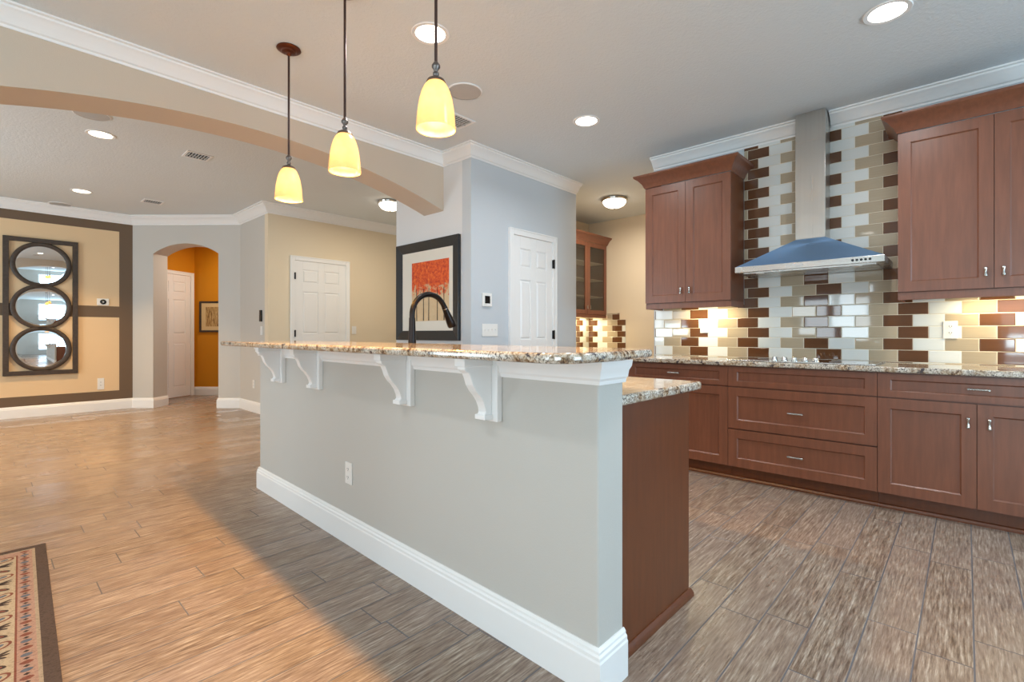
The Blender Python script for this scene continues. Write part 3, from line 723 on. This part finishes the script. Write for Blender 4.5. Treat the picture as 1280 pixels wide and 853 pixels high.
tc = thing('wall_sensor', 'small white wall camera with round dark lens beside the mirror', 'sensor', (1.181, 9.2485, 1.585))
MB().box(-.068, .068, -.022, -.0005, -.05, .05).build('housing', 'white', tc, bevel=.006)
MB().lathe([(.036, -.0221), (.036, -.030), (.028, -.034)], 28, (0, 0, 0), 'Y').build('lens', 'black', tc, smooth=40)
MB().lathe([(.012, -.0342), (.010, -.037)], 16, (0, 0, 0), 'Y').build('lens_center', 'grille', tc)
plate('wall_outlet', 'white outlet low on the tan panel of the feature wall', 'outlet', (1.158, 9.2485, .392), 0, .078, .165, 'outlet')
MB().box(0, 1, 0, 1, 0, 1).bm.free()
th = thing('wall_thermostat', 'square white control with dark screen on the pantry wall', 'thermostat', (3.192, 3.29, 1.437))
MB().box(-.060, .060, -.018, -.0005, -.063, .063).build('housing', 'white', th, bevel=.004)
MB().box(-.033, .033, -.0195, -.0181, -.034, .036).build('screen', 'black', th)
plate('light_switch', 'wide white four-toggle switch plate on the pantry wall', 'switch', (3.236, 3.29, 1.155), 0, .205, .118, 'switch4')
plate('light_switch', 'white switch plate to the right of the tan wall door', 'switch', (3.905, 6.97, 1.176), 0, .078, .122, 'rocker')
kp = thing('wall_keypad', 'slim black keypad on the grey return wall left of the door', 'keypad', (2.63, 7.20, 1.37), FX)
MB().box(-.032, .032, -.022, -.0005, -.08, .08).build('housing', 'black', kp, bevel=.004)
MB().box(-.02, .02, -.0235, -.0221, .0, .06).build('screen', 'bronze', kp)
plate('light_switch', 'white switch plate below the slim black keypad', 'switch', (2.63, 7.19, 1.165), FX, .078, .122, 'rocker')
plate('wall_outlet', 'white outlet low on the grey return wall beside the arch', 'outlet', (2.63, 7.48, .40), FX, .075, .118, 'outlet')

# ------------------------------------------------------------------ ceiling fittings
def can_light(label, loc, power, color, lens, first={}):
    if lens not in first:
        r = thing('ceiling_light', label, 'light', loc, 0, 'recessed ceiling lights')
        MB().lathe([(.084, -.001), (.084, -.004), (.104, -.006), (.108, -.001)], 36, caps=False).build('trim_ring', 'trim', r, smooth=40)
        MB().lathe([(.084, -.001), (.082, -.0035)], 36).build('lens', lens, r)
        area('can_lamp', (0, 0, -.007), (0, 0, 0), .15, .15, power, color, r, 'DISK', math.radians(96 if lens == 'lens_warm' else 150))
        first[lens] = r; return r
    r = copy_tree(first[lens], loc, label); return r
can_light('recessed ceiling light above the rod of the nearest pendant', (1.723, 2.23, KC), E_CAN, NEUT, 'lens')
can_light('recessed ceiling light nearest the right upper cabinet', (3.251, .307, KC), E_CAN, NEUT, 'lens')
can_light('recessed ceiling light in front of the left upper cabinet', (3.279, 2.23, KC), E_CAN, NEUT, 'lens')
for x, y, l in ((1.72, .3, 'added unseen recessed kitchen light over the near bar end, above the frame'), (-.6, 1.2, 'added unseen recessed light left of the camera, above the frame')): can_light(l, (x, y, KC), E_CAN, NEUT, 'lens')  # out-of-view cans added for more kitchen light
can_light('recessed family room ceiling light just past the arched beam', (.704, 5.63, FC), E_FCAN, FWARM, 'lens_warm')
can_light('recessed family room ceiling light above the wall mirror', (.823, 8.04, FC), E_FCAN, FWARM, 'lens_warm')
for x, y, l in ((-1.6, 5.6, 'added unseen recessed family room light left of the frame, near the beam'), (-1.6, 8.0, 'added unseen recessed family room light left of the frame, near the feature wall')): can_light(l, (x, y, FC), E_FCAN, FWARM, 'lens_warm')  # out-of-view cans added to help light the family room
def speaker(label, loc, first=[]):
    if first: return copy_tree(first[0], loc, label)
    r = thing('ceiling_speaker', label, 'speaker', loc, 0, 'round ceiling speakers')
    MB().lathe([(.122, -.0005), (.122, -.006), (.114, -.008)], 40, caps=False).build('rim', 'trim', r, smooth=40)
    MB().lathe([(.114, -.001), (.113, -.0065), (.06, -.008), (.002, -.0085)], 40).build('grille', 'grille', r, smooth=60)
    first.append(r); return r
speaker('round grey ceiling speaker beside the nearest pendant shade', (2.297, 2.583, KC))
speaker('round grey ceiling speaker half hidden by the arched beam', (.590, 5.16, FC))
speaker('round grey ceiling speaker close to the feature wall crown', (.708, 9.05, FC))
def vent(label, loc, first=[]):
    if first: return copy_tree(first[0], loc, label)
    r = thing('ceiling_vent', label, 'vent', loc, 0, 'slotted ceiling vents')
    w, h = .112, .105
    MB().box(-w, w, -h, -h+.022, -.008, -.0005).box(-w, w, h-.022, h, -.008, -.0005).box(-w, -w+.022, -h+.022, h-.022, -.008, -.0005).box(w-.022, w, -h+.022, h-.022, -.008, -.0005).build('frame', 'trim', r, bevel=.002)
    MB().box(-w+.022, w-.022, -h+.022, h-.022, -.002, -.0005).build('duct_opening', 'dark', r)
    for i in range(7):
        x = -w+.030+i*.0255
        MB().hexa([(x, -h+.022, -.0022), (x+.003, -h+.022, -.0022), (x+.003, h-.022, -.0022), (x, h-.022, -.0022)], [(x+.004, -h+.022, -.010), (x+.007, -h+.022, -.010), (x+.007, h-.022, -.010), (x+.004, h-.022, -.010)]).build('louver', 'grille', r)
    MB().box(-w+.022, w-.022, -.004, .004, -.0125, -.009).build('crossbar', 'grille', r)
    first.append(r); return r
vent('slotted ceiling vent in the family room just past the arched beam', (1.443, 5.60, FC))
vent('slotted ceiling vent in the family room nearest the arched doorway', (1.535, 7.98, FC))
vent('slotted ceiling vent partly behind the nearest pendant shade', (2.574, 2.99, KC))
def flush(label, loc, power, first=[]):
    if first: return copy_tree(first[0], loc, label)
    r = thing('flush_light', label, 'light', loc, 0, 'domed flush ceiling lights')
    MB().lathe([(.10, -.0005), (.158, -.002), (.165, -.012), (.160, -.030), (.148, -.036)], 40).build('base_rim', 'knob', r, smooth=40)
    MB().lathe([(.146, -.036), (.140, -.060), (.118, -.088), (.080, -.108), (.035, -.118), (.001, -.120)], 40).build('dome_shade', 'dome', r, smooth=60)
    MB().lathe([(.010, -.1195), (.010, -.128), (.004, -.134)], 14).build('finial', 'knob', r, smooth=40)
    area('flush_lamp', (0, 0, -.137), (0, 0, 0), .16, .16, power, (1.0, .91, .76), r, 'DISK')
    first.append(r); return r
flush('domed flush ceiling light in the nook past the pantry wall', (5.40, 3.25, KC), E_FLUSH)
flush('domed flush ceiling light in the family room behind the arched beam', (3.70, 5.66, FC), E_FLUSH)
flush('added unseen domed flush light in the orange hall', (2.95, 9.05, FC), E_FLUSH)  # lamp added out of view to light the hall
# pendants
pend = []
def pendant(label, loc):
    if pend: return copy_tree(pend[0], loc, label)
    r = thing('pendant_light', label, 'light', loc, 0, 'amber glass pendants over the bar')   # root at the ceiling
    zb = 1.922-KC
    MB().lathe([(.066, -.0005), (.068, -.006), (.060, -.012), (.044, -.015), (.038, -.024), (.018, -.028), (.012, -.040), (.0065, -.044)], 36).build('canopy', 'canopy_bronze', r, smooth=40)
    MB().tube([(0, 0, -.042), (0, 0, zb+.262)], .0062, 12).build('rod', 'rod', r, smooth=60)
    MB().lathe([(.006, zb+.268), (.010, zb+.262), (.0165, zb+.252), (.0165, zb+.244), (.009, zb+.234), (.007, zb+.228), (.012, zb+.222), (.012, zb+.214), (.008, zb+.208), (.020, zb+.202), (.034, zb+.194), (.038, zb+.184), (.036, zb+.182)], 28).build('socket_cup', 'pewter', r, smooth=40)
    prof = [(.034, .184), (.046, .168), (.056, .145), (.064, .115), (.070, .08), (.074, .045), (.076, .015), (.078, 0)]
    inner = [(a-.003, b) for a, b in prof[::-1]]
    MB().lathe(prof+inner, 48, caps=False).build('glass_shade', 'shade', r, smooth=60, loc=(0, 0, zb))
    MB().lathe([(.002, -.032), (.018, -.027), (.027, -.012), (.030, 0), (.027, .014), (.018, .032), (.012, .05), (.012, .075)], 24, (0, 0, zb+.09)).build('bulb', 'bulb', r, smooth=60)
    point('pendant_lamp', (0, 0, zb+.075), E_SHADE, (1.0, .84, .60), .03, r)
    spot('pendant_downlight', (0, 0, zb+.052), E_PEND, WARM, math.radians(126), .35, r)
    pend.append(r); return r
pendant('amber glass pendant with its whole bronze canopy showing, farthest from the rounded counter end', (1.239, 2.969, KC))
pendant('amber glass pendant in the middle of the row over the bar', (1.215, 2.256, KC))
pendant('amber glass pendant in front of a bright recessed light, largest in view', (1.207, 1.527, KC))

# ------------------------------------------------------------------ rug
rg = thing('area_rug', 'patterned area rug with dark taupe border on the wood floor', 'rug', (.223, 3.587, .0005), math.radians(-2.04))
RW, RL = 2.2, 2.9
def band(name, i0, i1, m, z):
    O = [(-i0, -i0), (-RW+i0, -i0), (-RW+i0, -RL+i0), (-i0, -RL+i0)]; I = [(-i1, -i1), (-RW+i1, -i1), (-RW+i1, -RL+i1), (-i1, -RL+i1)]
    mb = MB()
    for k in range(4):
        j = (k+1) % 4
        mb.hexa([(*O[k], 0), (*O[j], 0), (*I[j], 0), (*I[k], 0)], [(*O[k], z), (*O[j], z), (*I[j], z), (*I[k], z)])
    return mb.build(name, m, rg)
band('border', 0, .042, 'rug_border', .008); band('beige_band', .042, .053, 'rug_beige', .0078)
guard = band('guard_band', .053, .104, 'rug_pink', .0078); band('red_stripe', .104, .110, 'rug_red', .0079)
field = MB().box(-RW+.110, -.110, -RL+.110, -.110, 0, .0078).build('field', 'rug_cream', rg)
def blob(mb, cx, cy, a, b, n, z, mi, ang=0, pw=1.0):
    mb.mi = mi; pts = []
    for i in range(n):
        t = 2*PI*i/n; x = a*math.copysign(abs(math.cos(t))**pw, math.cos(t)); y = b*math.copysign(abs(math.sin(t))**pw, math.sin(t))
        pts.append((cx+x*math.cos(ang)-y*math.sin(ang), cy+x*math.sin(ang)+y*math.cos(ang)))
    mb.prism(pts, lambda u, v: (u, v, z-.0004), lambda u, v: (u, v, z))
mt = MB(); k = 0; y = -.07
while y > -RL+.07:
    c = k % 4
    if c == 0: blob(mt, -.080, y, .018, .0125, 12, .0084, 0, 0, 1.3)
    elif c == 2: blob(mt, -.080, y, .016, .0125, 12, .0084, 1, 0, 1.3)
    else: blob(mt, -.080, y, .009, .008, 4, .0084, 2)
    y -= .027; k += 1
mt.build('guard_pattern', ['rug_red', 'rug_blue', 'rug_dark'], rg)
fm = MB(); y = -.14; k = 0
while y > -RL+.14:
    for col in range(4):
        cx = -.150-col*.115; rr = random.random()
        if (k+col) % 3 == 0:
            blob(fm, cx, y, .036, .027, 16, .0083, 0, .5); blob(fm, cx, y, .027, .019, 16, .0086, 2, .5); blob(fm, cx, y, .015, .009, 12, .0089, 3, .5)
        elif (k+col) % 3 == 1:
            for q in (-.5, 0, .5): blob(fm, cx+.008*q, y+q*.022, .030, .0065, 10, .0083, 1, q*.9)
        else:
            blob(fm, cx, y, .026, .012, 14, .0083, 1, -.6); blob(fm, cx, y, .016, .006, 12, .0086, 0, -.6)
    y -= .078; k += 1
fm.build('field_pattern', ['rug_red', 'rug_dark', 'rug_cream', 'rug_blue'], rg)
